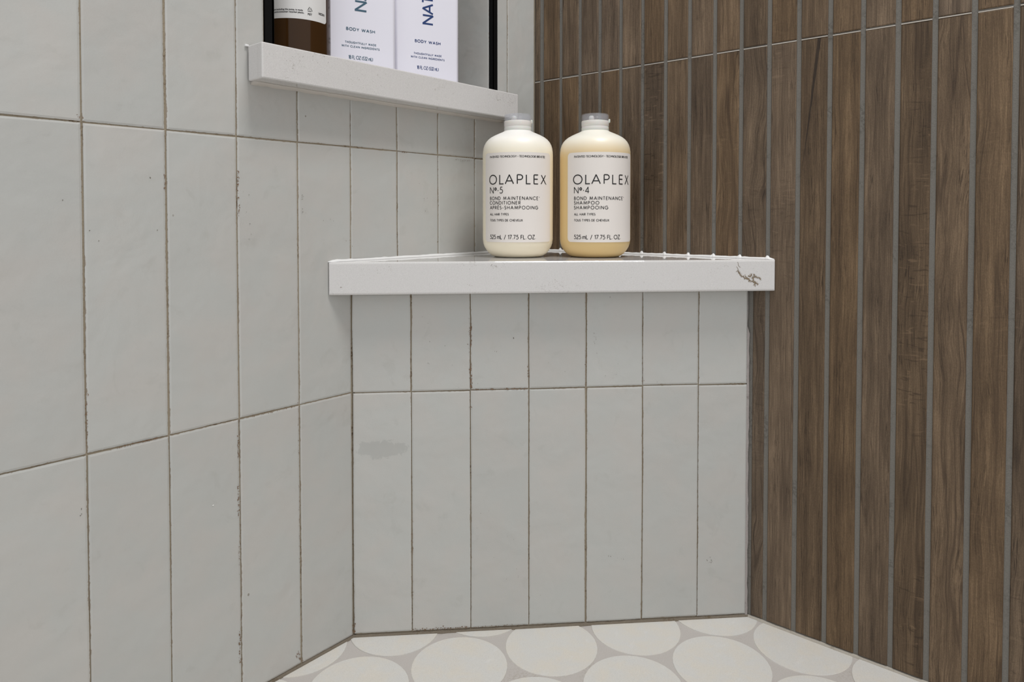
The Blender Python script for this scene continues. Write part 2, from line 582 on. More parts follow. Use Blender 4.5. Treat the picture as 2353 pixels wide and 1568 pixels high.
# L-shaped tiles cut around the two lower corners of the niche
def cut_tile(parent, frm, outline, t=0.006, inset=0.0016, drop=0.00045):
    n = len(outline)
    ox = sum(p[0] for p in outline)/n
    oz = sum(p[1] for p in outline)/n
    pts = [(x-ox, z-oz) for x, z in outline]
    ins = []
    for i in range(n):
        a, b, c = pts[i-1], pts[i], pts[(i+1) % n]
        def nin(p, q):
            d = math.hypot(q[0]-p[0], q[1]-p[1])
            return (-(q[1]-p[1])/d, (q[0]-p[0])/d)
        n1, n2 = nin(a, b), nin(b, c)
        ins.append((b[0]+(n1[0]+n2[0])*inset, b[1]+(n1[1]+n2[1])*inset))
    v = [(x, t, z) for x, z in pts]+[(x, drop, z) for x, z in pts]+[(x, 0.0, z) for x, z in ins]
    f = [(a+i, a+(i+1) % n, a+n+(i+1) % n, a+n+i) for a in (0, n) for i in range(n)]
    f += [tuple(range(2*n, 3*n)), tuple(range(n-1, -1, -1))]
    me = bpy.data.meshes.new('tile')
    me.from_pydata(v, [], f)
    at = me.attributes.new('edge', 'FLOAT', 'POINT')
    for i in range(3*n):
        at.data[i].value = 1.0 if i >= 2*n else 0.0
    return obj_me('tile', me, ZEL, parent, False, frm @ Matrix.Translation((ox, 0, oz)))
g_ = 0.0006
cut_tile(wall_left, FL, [(LX0+g_, Z2+g_), (LX1-g_, Z2+g_), (LX1-g_, NZ0-g_), (NL-g_, NZ0-g_), (NL-g_, Z2+H_T-g_), (LX0+g_, Z2+H_T-g_)])
cut_tile(wall_left, FL, [(RX0+g_, Z2+g_), (RX1-g_, Z2+g_), (RX1-g_, Z2+H_T-g_), (NR+g_, Z2+H_T-g_), (NR+g_, NZ0-g_), (RX0+g_, NZ0-g_)])
# tiles that line the niche: back, two jambs, head
FB = frame((0, ND, 0), (1, 0))
for c in range(5):
    x0 = NX0+c*(NX1-NX0)/5
    for z0, z1 in ((0.581, 0.75), (0.75, NZ1)):
        put_tile(wall_left, FB, x0, x0+(NX1-NX0)/5, z0, z1, rng)
FJ = frame((NX1, 0, 0), (0, -1))
FK = frame((NX0, 0, 0), (0, 1))
for z0, z1 in ((0.581, 0.80), (0.80, NZ1)):
    put_tile(wall_left, FJ, -ND, -0.005, z0, z1, rng, proud=0.0002)
    put_tile(wall_left, FK, 0.005, ND, z0, z1, rng, proud=0.0002)
bm = bmesh.new()
add_box(bm, NX0+0.001, NX1-0.001, 0.005, ND-0.001, NZ1-0.0055, NZ1-0.0005)
obj('head_tile', bm, ZEL, wall_left)

# black metal edging of the niche: two upright angle strips and a head strip
for nm, xa, xb, xr in (('left', NX0-0.0086, NX0, NX0), ('right', NX1, NX1+0.0086, NX1)):
    bm = bmesh.new()
    add_box(bm, xa, xb, -0.0012, 0.004, NZ0+0.0315, NZ1)
    if nm == 'right':
        add_box(bm, xr-0.0003, xr+0.0017, -0.0012, 0.0046, NZ0+0.0315, NZ1)
    else:
        add_box(bm, xr-0.0017, xr+0.0003, -0.0012, 0.0046, NZ0+0.0315, NZ1)
    t = obj('metal_edging', bm, BLACK, wall_left)
    t['label'] = 'black metal edge strip of the niche'
bm = bmesh.new()
add_box(bm, NX0-0.0086, NX1+0.0086, -0.0012, 0.0046, NZ1-0.0003, NZ1+0.0083)
obj('metal_edging', bm, BLACK, wall_left)

# right wall: grey grout bed + wood-look planks
bm = bmesh.new()
add_box(bm, 0.0014, 0.14, -LW, 0.14, ZB, WT)
wall_right = structure(obj('wall_right', bm, G_GREY))
FR = frame((0, 0, 0), (0, -1))
rng = random.Random(23)
SR, OFFR, ZR, HR = 0.0299, 0.0421, 0.6079, 0.612
JV = 0.0047
cols = [(-0.0005, 0.0086)]
cols.append((OFFR-SR, OFFR))
k = 0
while OFFR+k*SR < 1.28:
    cols.append((OFFR+k*SR, OFFR+(k+1)*SR))
    k += 1
# look of each plank, from the corner outwards: (tone, bend, ripple)
LOW = [(0.8, .2, 0), (0.98, .3, 0), (1.04, .75, 0), (0.92, .3, .2), (0.98, .2, .1), (0.92, .25, 0), (0.80, .5, 1), (0.98, .3, 0), (0.95, .3, .2), (1.06, .8, .3), (0.90, .95, .5),
       (1.14, .25, .5), (0.90, .5, 0), (0.98, .35, 0), (1.0, .5, 0), (0.84, .7, 1), (1.08, .85, 0), (1.06, .7, .3), (0.88, .8, .6)]
UPP = [(0.9, .2, 0), (1.0, .2, 0), (0.98, .3, 0), (1.06, .2, 0), (1.08, .2, 0), (1.08, .15, 0), (0.95, .3, 0), (1.0, .2, 0), (1.1, .3, 0), (1.12, .3, .3), (0.86, .5, .8),
       (0.98, .4, .3), (1.0, .3, 0), (1.12, .2, 0), (1.06, .3, 0), (1.06, .3, 0), (1.12, .4, 0), (1.08, .3, 0), (1.0, .5, 0)]
def dress(o, i, upper):
    tb = UPP if upper else LOW
    t_, b_, r_ = tb[i] if i < len(tb) else tb[3+(i*7) % 15]
    o['tone'], o['bend'], o['ripple'] = float(t_*1.03), float(b_), float(r_)
    o['streak'] = 1.0 if (i == 12 and not upper) else 0.0
for i, (a, b) in enumerate(cols):
    for z0, z1 in ((0.0, ZR), (ZR, ZR+HR)):
        upper = z0 > 0
        if z0 == 0.0 and b < Q_-0.006:
            z0 = 0.3850
        gap = JV if i else 0.001
        aa, bb = a+gap/2, b-gap/2
        if z0 == 0.0 and aa < Q_ < bb:
            lowp = put_tile(wall_right, FR, Q_+0.003, bb, 0.0004, 0.3514, rng, name='plank_tile', gap=0.0, proud=0.0003, mat=WOOD,
                     tilt=0.0006, inset=0.0008, drop=0.0008, jit=0.00015, nlong=2, edge=False, t=0.0055)
            dress(lowp, i, upper)
            z0 = 0.3850
        zz0, zz1 = z0+(rng.uniform(0.0008, 0.0014) if upper else 0.0004), z1-rng.uniform(0.0008, 0.0014)
        pk = put_tile(wall_right, FR, aa, bb, zz0, zz1, rng, name='plank_tile', gap=0.0, proud=0.0003, mat=WOOD,
                 tilt=0.0006, inset=0.0008, drop=0.0008, jit=0.00015, nlong=2, edge=False, t=0.0055)
        dress(pk, i, upper)
        if not upper:  # thin strip paints the overhead highlight into the lower half of the joint
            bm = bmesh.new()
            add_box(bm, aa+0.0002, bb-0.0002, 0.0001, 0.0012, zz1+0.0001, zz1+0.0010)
            obj('pale_or_lit_joint', bm, LIT_EDGE, wall_right, False, FR)

# joints along the floor
def strip(name, p0, p1, h, d, mat, out, wob, parent=None, z=ZF):
    """low irregular fillet along the foot of a wall"""
    p0, p1 = Vector((*p0, 0)), Vector((*p1, 0))
    n = max(8, int((p1-p0).length/0.006))
    bm = bmesh.new()
    r_ = random.Random(n)
    prev = None
    o_ = Vector((*out, 0))
    for i in range(n+1):
        p = p0.lerp(p1, i/n)
        hh, dd = h+r_.uniform(-wob, wob), d+r_.uniform(-wob, wob)
        cur = [bm.verts.new(p+Vector((0, 0, z-0.001))-o_*0.001), bm.verts.new(p+o_*dd+Vector((0, 0, z-0.0006))),
               bm.verts.new(p+o_*dd*0.45+Vector((0, 0, z+hh*0.5))), bm.verts.new(p+Vector((0, 0, z+hh))-o_*0.001)]
        if prev:
            for q in range(4):
                s = (q+1) % 4
                bm.faces.new((prev[q], prev[s], cur[s], cur[q]))
        else:
            bm.faces.new(cur)
        prev = cur
    bm.faces.new(prev[::-1])
    bmesh.ops.recalc_face_normals(bm, faces=bm.faces)
    return obj(name, bm, mat, parent)
structure(strip('trim_1', (-LW, 0), (-P_, 0), 0.0017, 0.0019, G_BASE, (0, -1), 0.0003))
structure(strip('trim_2', (-P_, 0), (0, -Q_), 0.0017, 0.0020, G_BASE, (fn.x, fn.y), 0.0005))
structure(strip('trim_3', (0, -Q_), (0, -LW), 0.0013, 0.0018, G_PALE, (-1, 0), 0.0003))

# ---------------------------------------------------------------- corner bench
A = Vector((-P_, 0, 0))
B = Vector((0, -Q_, 0))
FLEN = (B-A).length
bench = empty('corner_bench', (A+B)/2*0.66+Vector((0, 0, ZF)))
tag(bench, 'triangular corner bench base faced with white glazed tiles beside wood-look wall', 'bench')
INV = Matrix.Translation(-bench.location)
in_ = -fn
bm = bmesh.new()
def wallpts(off):
    q = A+in_*off
    ta = -(q.y+0.0012)/fu.y
    pa = q+fu*ta
    tb = -(q.x+0.0012)/fu.x
    pb = q+fu*tb
    return pa, pb
pa, pb = wallpts(0.0014)
add_prism(bm, [(pa.x, pa.y), (pb.x, pb.y), (-0.0012, -0.0012)], ZF-0.0006, 0.3512)
bmesh.ops.recalc_face_normals(bm, faces=bm.faces)
core = obj('core', bm, G_WHITE, bench, mtx=INV)
FF = INV @ frame(A, (fu.x, fu.y))
rng = random.Random(5)
SF = 0.06046
edges = [0.0008]+[SF*k for k in range(1, 7)]+[FLEN-0.0016]
zoff = [0, 0, 0, 0.0002, 0.0, 0.0008, 0.0]
for i in range(7):
    xa, xb = edges[i], edges[i+1]
    zt_ = [0.0010, 0.0006, 0.0, 0.0, -0.0006, -0.0013, -0.0003][i]
    bt = put_tile(bench, FF, xa+rng.uniform(-.0003, .0003), xb+rng.uniform(-.0003, .0003), 0.0004, Z1+zoff[i], rng, proud=0.00012, tilt=0.0010)
    bt['worn'] = 1.0 if i == 0 else 0.0
    put_tile(bench, FF, xa+rng.uniform(-.0003, .0003), xb+rng.uniform(-.0003, .0003), Z1-zt_*0.5, 0.3512, rng, proud=0.00012, tilt=0.0010)
# grout joint against the wood wall
bm = bmesh.new()
prev = None
for i in range(40):
    z = ZF+i*(0.349-ZF)/39
    wv = rng.uniform(-0.0004, 0.0006)
    dep = -0.0010+rng.uniform(-0.0003, 0.0004)
    if z > 0.31:
        wv -= 0.0018
        dep += 0.001
    p0_ = A+fu*(FLEN-0.0030)
    p1_ = A+fu*(FLEN-0.0008+wv)
    cur = [bm.verts.new((*(p0_+in_*(-dep*0.3-0.0002)).xy, z)), bm.verts.new((*(p1_-in_*0.0004).xy, z)), bm.verts.new((*(p1_+in_*0.004).xy, z))]
    if prev:
        bm.faces.new((prev[0], prev[1], cur[1], cur[0]))
        bm.faces.new((prev[1], prev[2], cur[2], cur[1]))
    prev = cur
jo = obj('wall_joint', bm, G_SIDE, bench, mtx=INV)
jo['label'] = 'uneven grey sealant joint'

# stains: flat specks on a surface frame
def specks(name, parent, frm, items, mat, seed, y=-0.00035):
    r_ = random.Random(seed)
    bm = bmesh.new()
    for (x0, z0, x1, z1, n, spread, smin, smax) in items:
        for _ in range(n):
            t = r_.random()
            cx_ = x0+(x1-x0)*t+r_.gauss(0, spread)
            cz_ = z0+(z1-z0)*t+r_.gauss(0, spread)
            s = r_.uniform(smin, smax)
            el = r_.uniform(0.6, 1.9)
            vv = []
            for q in range(6):
                a = q*math.pi/3+r_.uniform(-0.3, 0.3)
                rr = s*r_.uniform(0.5, 1.0)
                vv.append(bm.verts.new((cx_+rr*math.cos(a)/el, y-r_.uniform(0.0, 0.00012), cz_+rr*math.sin(a)*el)))
            bm.faces.new(vv)
    o = obj(name, bm, mat, parent, mtx=frm)
    o['kind'] = 'stuff'
    return o
specks('mildew_stain', bench, FF, [
    (0.1212, 0.3186, 0.1212, 0.2960, 30, 0.0005, 0.0003, 0.0010), (0.1190, 0.326, 0.1190, 0.290, 10, 0.001, 0.0002, 0.0005),
    (0.1213, 0.277, 0.1216, 0.252, 40, 0.0006, 0.0003, 0.0011), (0.122, 0.2507, 0.1795, 0.2503, 60, 0.0003, 0.0003, 0.0008),
    (0.2414, 0.290, 0.2414, 0.252, 35, 0.0005, 0.0002, 0.0007), (0.1806, 0.277, 0.1810, 0.262, 14, 0.0004, 0.0002, 0.0007),
    (0.1209, 0.247, 0.1209, 0.230, 12, 0.0006, 0.0002, 0.0006), (0.0608, 0.120, 0.0608, 0.035, 34, 0.0005, 0.0002, 0.0006),
    (0.060, 0.0025, 0.118, 0.0020, 55, 0.0009, 0.0003, 0.0009), (0.118, 0.002, 0.180, 0.0015, 30, 0.0007, 0.0002, 0.0007),
    (0.3022, 0.260, 0.3022, 0.255, 5, 0.0005, 0.0002, 0.0006), (0.363, 0.345, 0.363, 0.24, 20, 0.0003, 0.0002, 0.0005),
    (0.0008, 0.012, 0.0008, 0.0, 16, 0.0008, 0.0003, 0.0010)], STAIN, 31)
specks('glaze_pit', bench, FF, [
    (0.1655, 0.3035, 0.1655, 0.3030, 3, 0.0002, 0.0005, 0.0008), (0.0760, 0.2790, 0.0790, 0.2780, 5, 0.0006, 0.0002, 0.0004),
    (0.146, 0.291, 0.148, 0.289, 4, 0.0006, 0.0002, 0.0005), (0.07, 0.33, 0.118, 0.25, 10, 0.008, 0.0002, 0.0004),
    (0.12, 0.14, 0.17, 0.06, 16, 0.016, 0.0002, 0.0004), (0.262, 0.0715, 0.284, 0.066, 9, 0.0003, 0.0002, 0.0005),
    (0.372, 0.066, 0.380, 0.058, 10, 0.002, 0.0002, 0.0005), (0.25, 0.32, 0.252, 0.28, 7, 0.001, 0.0002, 0.0005),
    (0.2, 0.27, 0.34, 0.26, 8, 0.008, 0.0002, 0.0004)], PITM, 32)
specks('mildew_stain', wall_left, FL, [
    (-0.4212, 0.236, -0.4212, 0.216, 22, 0.0004, 0.0002, 0.0008), (-0.4215, 0.192, -0.4215, 0.165, 28, 0.0004, 0.0002, 0.0009),
    (-0.4214, 0.14, -0.4214, 0.11, 14, 0.0003, 0.0002, 0.0006), (-0.4216, 0.062, -0.4218, 0.030, 30, 0.0005, 0.0002, 0.0009),
    (-0.5409, 0.300, -0.5409, 0.258, 30, 0.0005, 0.0002, 0.0007), (-0.520, 0.2500, -0.488, 0.2503, 40, 0.0003, 0.0003, 0.0008),
    (-0.4190, 0.470, -0.4188, 0.430, 36, 0.0006, 0.0003, 0.0009), (-0.4815, 0.464, -0.4815, 0.452, 14, 0.0003, 0.0003, 0.0008),
    (-0.3605, 0.26, -0.3605, 0.09, 50, 0.0004, 0.0002, 0.0006), (-0.3605, 0.2500, -0.41, 0.2497, 30, 0.0004, 0.0002, 0.0006),
    (-0.1775, 0.455, -0.1775, 0.440, 10, 0.0004, 0.0002, 0.0006), (-0.237, 0.4995, -0.222, 0.4990, 14, 0.0004, 0.0003, 0.0007),
    (-0.15, 0.4965, -0.118, 0.496, 20, 0.0008, 0.0002, 0.0005), (-0.363, 0.012, -0.360, 0.004, 18, 0.001, 0.0003, 0.0009),
    (-0.545, 0.503, -0.54, 0.503, 6, 0.0008, 0.0003, 0.0007)], STAIN, 41)
specks('glaze_pit', wall_left, FL, [
    (-0.493, 0.460, -0.493, 0.460, 3, 0.0003, 0.0004, 0.0008), (-0.488, 0.418, -0.488, 0.418, 2, 0.0002, 0.0003, 0.0005),
    (-0.41, 0.45, -0.408, 0.40, 6, 0.002, 0.0002, 0.0005), (-0.33, 0.43, -0.30, 0.40, 8, 0.006, 0.0002, 0.0005),
    (-0.355, 0.45, -0.352, 0.43, 12, 0.0012, 0.0002, 0.0005), (-0.205, 0.475, -0.19, 0.42, 5, 0.004, 0.0003, 0.0005),
    (-0.5461, 0.21, -0.5461, 0.205, 3, 0.0004, 0.0003, 0.0006), (-0.55, 0.46, -0.53, 0.40, 4, 0.008, 0.0002, 0.0005)], PITM, 42)

specks('white_fleck', wall_left, FL, [(-0.4445, 0.181, -0.4445, 0.181, 2, 0.0001, 0.0006, 0.0009)], CAULK, 43)

# ---------------------------------------------------------------- bench top slab
ZT, ZBS = 0.3844, 0.3518
OH = 0.0201
def slabpts(off, g):
    q = A+fn*off
    ta = -(q.y+g)/fu.y
    tb = -(q.x+g)/fu.x
    return q+fu*ta, q+fu*tb
sa, sb = slabpts(OH, 0.0008)
slab = empty('bench_top', ((sa+sb)/2*0.66)+Vector((0, 0, ZBS)))
tag(slab, 'polished white quartz triangular slab on the corner bench, under the two shampoo bottles', 'slab')
SINV = Matrix.Translation(-slab.location)
bm = bmesh.new()
pts = [(sa.x, sa.y), (sb.x, sb.y), (-0.0008, -0.0008)]
add_prism(bm, pts, ZBS, ZT)
bmesh.ops.recalc_face_normals(bm, faces=bm.faces)
bm.normal_update()
es = [e for e in bm.edges if len(e.link_faces) == 2 and any(abs(f.normal.dot(fn)) > 0.95 for f in e.link_faces)]
bmesh.ops.bevel(bm, geom=es, offset=0.0021, segments=3, affect='EDGES', profile=0.5)
so = obj('stone_slab', bm, QUARTZ, slab, mtx=SINV)
FS = SINV @ frame(sa, (fu.x, fu.y))
# silicone bead along the two walls, squeezed up into the grout joints of the wood wall
def bead(name, parent, inv, p0, p1, out, z, h, d, bumps=(), mat=CAULK, seed=1, taper=True):
    r_ = random.Random(seed)
    p0, p1 = Vector((*p0, 0)), Vector((*p1, 0))
    L_ = (p1-p0).length
    ss = sorted(set([round(L_*i/60, 5) for i in range(61)]+[round(b_+q, 5) for b_ in bumps for q in (-0.0026, -0.0016, -0.0009, 0.0, 0.0009, 0.0016, 0.0026) if 0 < b_+q < L_]))
    o_ = Vector((*out, 0))
    bm = bmesh.new()
    prev = None
    for s in ss:
        p = p0.lerp(p1, s/L_)
        hh = h*(1+r_.uniform(-0.15, 0.15))
        up = 0.0
        for b_ in bumps:
            if abs(s-b_) < 0.0017:
                up = 0.0022*(1-abs(s-b_)/0.0017)**0.35
        dd = d*(1+r_.uniform(-0.1, 0.1))
        if taper:
            f = min(1, min(s, L_-s)/0.004+0.25)
            hh *= f
            dd *= f
        cur = [bm.verts.new(p-o_*0.0010+Vector((0, 0, z))), bm.verts.new(p+o_*dd+Vector((0, 0, z))),
               bm.verts.new(p+o_*dd*0.5+Vector((0, 0, z+hh*0.42))), bm.verts.new(p+o_*0.0004+Vector((0, 0, z+hh+up))), bm.verts.new(p-o_*0.0010+Vector((0, 0, z+hh+up)))]
        if prev:
            for q in range(5):
                t = (q+1) % 5
                bm.faces.new((prev[q], prev[t], cur[t], cur[q]))
        else:
            bm.faces.new(cur)
        prev = cur
    bm.faces.new(prev[::-1])
    bmesh.ops.recalc_face_normals(bm, faces=bm.faces)
    o = obj(name, bm, mat, parent, True, inv)
    o['label'] = 'white silicone sealant bead'
    return o
bead('silicone_bead', slab, SINV, (-0.001, 0), (sa.x+0.001, 0), (0, -1), ZT, 0.0022, 0.0046, seed=2)
bead('silicone_bead', slab, SINV, (0, -0.001), (0, sb.y+0.002), (-1, 0), ZT, 0.0020, 0.0034, bumps=[OFFR+SR*i-0.001 for i in range(-1, 10)], seed=3)

LIFT = [0.0]     # print strokes are laid over one another like layers of ink
def ribbon(bm, pts, w, fmap, closed=False):
    """flat stroke of width w along 2D points; fmap turns (x, z) into a 3D point"""
    if len(pts) < 2:
        return
    if not closed:
        # break the stroke at sharp corners and let the bars overlap there
        for i in range(1, len(pts)-1):
            a, b, c = pts[i-1], pts[i], pts[i+1]
            l1, l2 = math.hypot(b[0]-a[0], b[1]-a[1]), math.hypot(c[0]-b[0], c[1]-b[1])
            if l1 < 1e-9 or l2 < 1e-9:
                continue
            d1, d2 = ((b[0]-a[0])/l1, (b[1]-a[1])/l1), ((c[0]-b[0])/l2, (c[1]-b[1])/l2)
            cs = d1[0]*d2[0]+d1[1]*d2[1]
            if cs < 0.6:
                ext = w*(0.5 if cs > -0.3 else 0.22)
                ribbon(bm, pts[:i]+[(b[0]+d1[0]*ext, b[1]+d1[1]*ext)], w, fmap)
                ribbon(bm, [(b[0]-d2[0]*ext*0.0, b[1]-d2[1]*ext*0.0)]+pts[i+1:], w, fmap)
                return
    LIFT[0] = (LIFT[0]+1.1e-5) % 1.3e-4
    dense = []
    m_ = len(pts)
    for i in range(m_ if closed else m_-1):
        a, b = pts[i], pts[(i+1) % m_]
        k_ = max(1, int(math.hypot(b[0]-a[0], b[1]-a[1])/0.0011))
        dense += [(a[0]+(b[0]-a[0])*q/k_, a[1]+(b[1]-a[1])*q/k_) for q in range(k_)]
    if not closed:
        dense.append(pts[-1])
    pts = dense
    n = len(pts)
    L_, R_ = [], []
    for i in range(n):
        if closed:
            a, b, c = pts[i-1], pts[i], pts[(i+1) % n]
        else:
            a, b, c = pts[max(0, i-1)], pts[i], pts[min(n-1, i+1)]
        d1 = (b[0]-a[0], b[1]-a[1])
        d2 = (c[0]-b[0], c[1]-b[1])
        def nrm(d):
            l = math.hypot(*d)
            return (d[0]/l, d[1]/l) if l > 1e-9 else None
        d1, d2 = nrm(d1), nrm(d2)
        d1 = d1 or d2
        d2 = d2 or d1
        tx, tz = d1[0]+d2[0], d1[1]+d2[1]
        l = math.hypot(tx, tz)
        if l < 0.35:
            tx, tz, l = d1[0], d1[1], 1.0
        tx, tz = tx/l, tz/l
        cosv = max(0.45, tx*d1[0]+tz*d1[1])
        hw = w/2/cosv
        L_.append(bm.verts.new(fmap(b[0]-tz*hw, b[1]+tx*hw)))
        R_.append(bm.verts.new(fmap(b[0]+tz*hw, b[1]-tx*hw)))
    for i in range(n if closed else n-1):
        j = (i+1) % n
        bm.faces.new((R_[i], R_[j], L_[j], L_[i]))

# brown branching vein near the right end of the slab front
veins = [[(0.4155, 0.3819), (0.4162, 0.3798), (0.4165, 0.3785), (0.4184, 0.3764)], [(0.4149, 0.3776), (0.4157, 0.3755), (0.4165, 0.3743), (0.4156, 0.3733), (0.4139, 0.372)],
         [(0.4159, 0.373), (0.4175, 0.3712), (0.4185, 0.3693), (0.4197, 0.3678), (0.4217, 0.3669), (0.4233, 0.365), (0.4261, 0.365), (0.4283, 0.364), (0.4296, 0.3625), (0.4325, 0.3615), (0.4341, 0.36), (0.4344, 0.3574)],
         [(0.4235, 0.3678), (0.4252, 0.3656), (0.4277, 0.365)], [(0.4325, 0.3612), (0.4347, 0.3615), (0.436, 0.36), (0.4376, 0.3586)],
         [(0.4309, 0.3652), (0.4328, 0.3665), (0.4347, 0.3668), (0.4369, 0.3661), (0.4391, 0.3655), (0.4404, 0.3636)], [(0.4328, 0.3665), (0.4323, 0.3637), (0.4328, 0.3615)],
         [(0.4277, 0.3677), (0.4286, 0.3671), (0.4305, 0.368), (0.4302, 0.3699)], [(0.4327, 0.3692), (0.4343, 0.368)], [(0.4277, 0.3616), (0.4285, 0.3637)]]
bm = bmesh.new()
r_ = random.Random(9)
for vi, vn in enumerate(veins):
    fine = []
    for (x0, z0), (x1, z1) in zip(vn, vn[1:]):
        for q in range(3):
            t = q/3
            fine.append((x0+(x1-x0)*t+r_.gauss(0, 0.00018), z0+(z1-z0)*t+r_.gauss(0, 0.00018)))
    fine.append(vn[-1])
    ribbon(bm, fine, 0.0004 if vi < 2 else 0.00085, lambda x, z: (x, -0.00012-LIFT[0], z))
    if vi >= 2:
        for q in range(len(fine)*6):
            x, z = r_.choice(fine)
            s = r_.uniform(0.00015, 0.0005)
            x += r_.gauss(0, 0.0006)
            z += r_.gauss(0, 0.0006)
            bm.faces.new([bm.verts.new((x+s*math.cos(a)*r_.uniform(.5, 1), -0.00012, z+s*math.sin(a)*r_.uniform(.5, 1))) for a in (0, 1.2, 2.5, 3.8, 5.0)])
vo = obj('vein', bm, VEIN, slab, mtx=FS)
vo['label'] = 'brown branching mineral vein'
specks('speck', slab, FS, [(0.0124, 0.3595, 0.0130, 0.3595, 3, 0.0002, 0.0003, 0.0005), (0.160, 0.3800, 0.166, 0.3785, 14, 0.0008, 0.0002, 0.0005),
                           (0.205, 0.3585, 0.222, 0.358, 16, 0.0006, 0.00015, 0.0003), (0.135, 0.362, 0.142, 0.3605, 8, 0.0006, 0.00015, 0.0003),
                           (0.02, 0.375, 0.40, 0.362, 40, 0.005, 0.00015, 0.0003), (0.400, 0.3795, 0.408, 0.3775, 5, 0.0004, 0.0002, 0.0003)],
       plain('taupe_speck', rgb(150, 142, 132), 0.4), 51, y=-0.00012)

# ---------------------------------------------------------------- niche sill
SX0, SX1, SZ0, SZ1, SY = -0.4092, -0.0643, 0.549, 0.5803, -0.0250
sill = empty('niche_sill', ((SX0+SX1)/2, 0, SZ0))
tag(sill, 'white quartz sill shelf projecting below the wall niche, under the body wash bottles', 'shelf')
NINV = Matrix.Translation(-sill.location)
bm = bmesh.new()
add_prism(bm, [(SX0, SY), (SX1, SY), (SX1, -0.0016), (NX1-0.0006, -0.0016), (NX1-0.0006, ND-0.0015), (NX0+0.0006, ND-0.0015), (NX0+0.0006, -0.0016), (SX0, -0.0016)], SZ0, SZ1)
bmesh.ops.recalc_face_normals(bm, faces=bm.faces)
bm.normal_update()
es = [e for e in bm.edges if len(e.link_faces) == 2 and all(v.co.y < -0.0001 for v in e.verts) and e.calc_face_angle() > 0.5]
bmesh.ops.bevel(bm, geom=es, offset=0.0012, segments=2, affect='EDGES', profile=0.5)
obj('stone_slab', bm, QUARTZ, sill, mtx=NINV)
FN = NINV @ frame((0, SY, 0), (1, 0))
specks('speck', sill, FN, [(-0.38, 0.574, -0.30, 0.556, 26, 0.004, 0.00015, 0.0004), (-0.36, 0.5795, -0.345, 0.578, 6, 0.0006, 0.0002, 0.0005),
                           (-0.28, 0.57, -0.08, 0.56, 30, 0.005, 0.00015, 0.0004), (-0.105, 0.568, -0.095, 0.570, 6, 0.0006, 0.0002, 0.0005)],
       plain('grey_speck', rgb(140, 134, 128), 0.4), 52, y=-0.00012)
# sealant under the sill and up its left end
o = bead('silicone_bead', sill, NINV @ Matrix.Translation((0, 0, 2*SZ0)) @ Matrix.Scale(-1, 4, (0, 0, 1)), (SX0+0.003, 0), (SX1-0.004, 0), (0, -1), SZ0, 0.0024, 0.0080, mat=plain('grey_sealant', rgb(206, 200, 193), 0.6), seed=5, taper=False)
o['label'] = 'rough beige sealant under the sill'
bm = bmesh.new()
add_box(bm, SX0-0.0022, SX0+0.0010, -0.0020, 0.0003, SZ1-0.0010, SZ1+0.0008)
bevel_all(bm, 0.0003, 2)
obj('silicone_bead', bm, CAULK, sill, True, NINV)
bm = bmesh.new()
add_box(bm, SX1-0.0002, SX1+0.0016, -0.0026, 0.0006, SZ0-0.0006, SZ1+0.0006)
bevel_all(bm, 0.0006, 2)
obj('silicone_bead', bm, CAULK, sill, True, NINV)

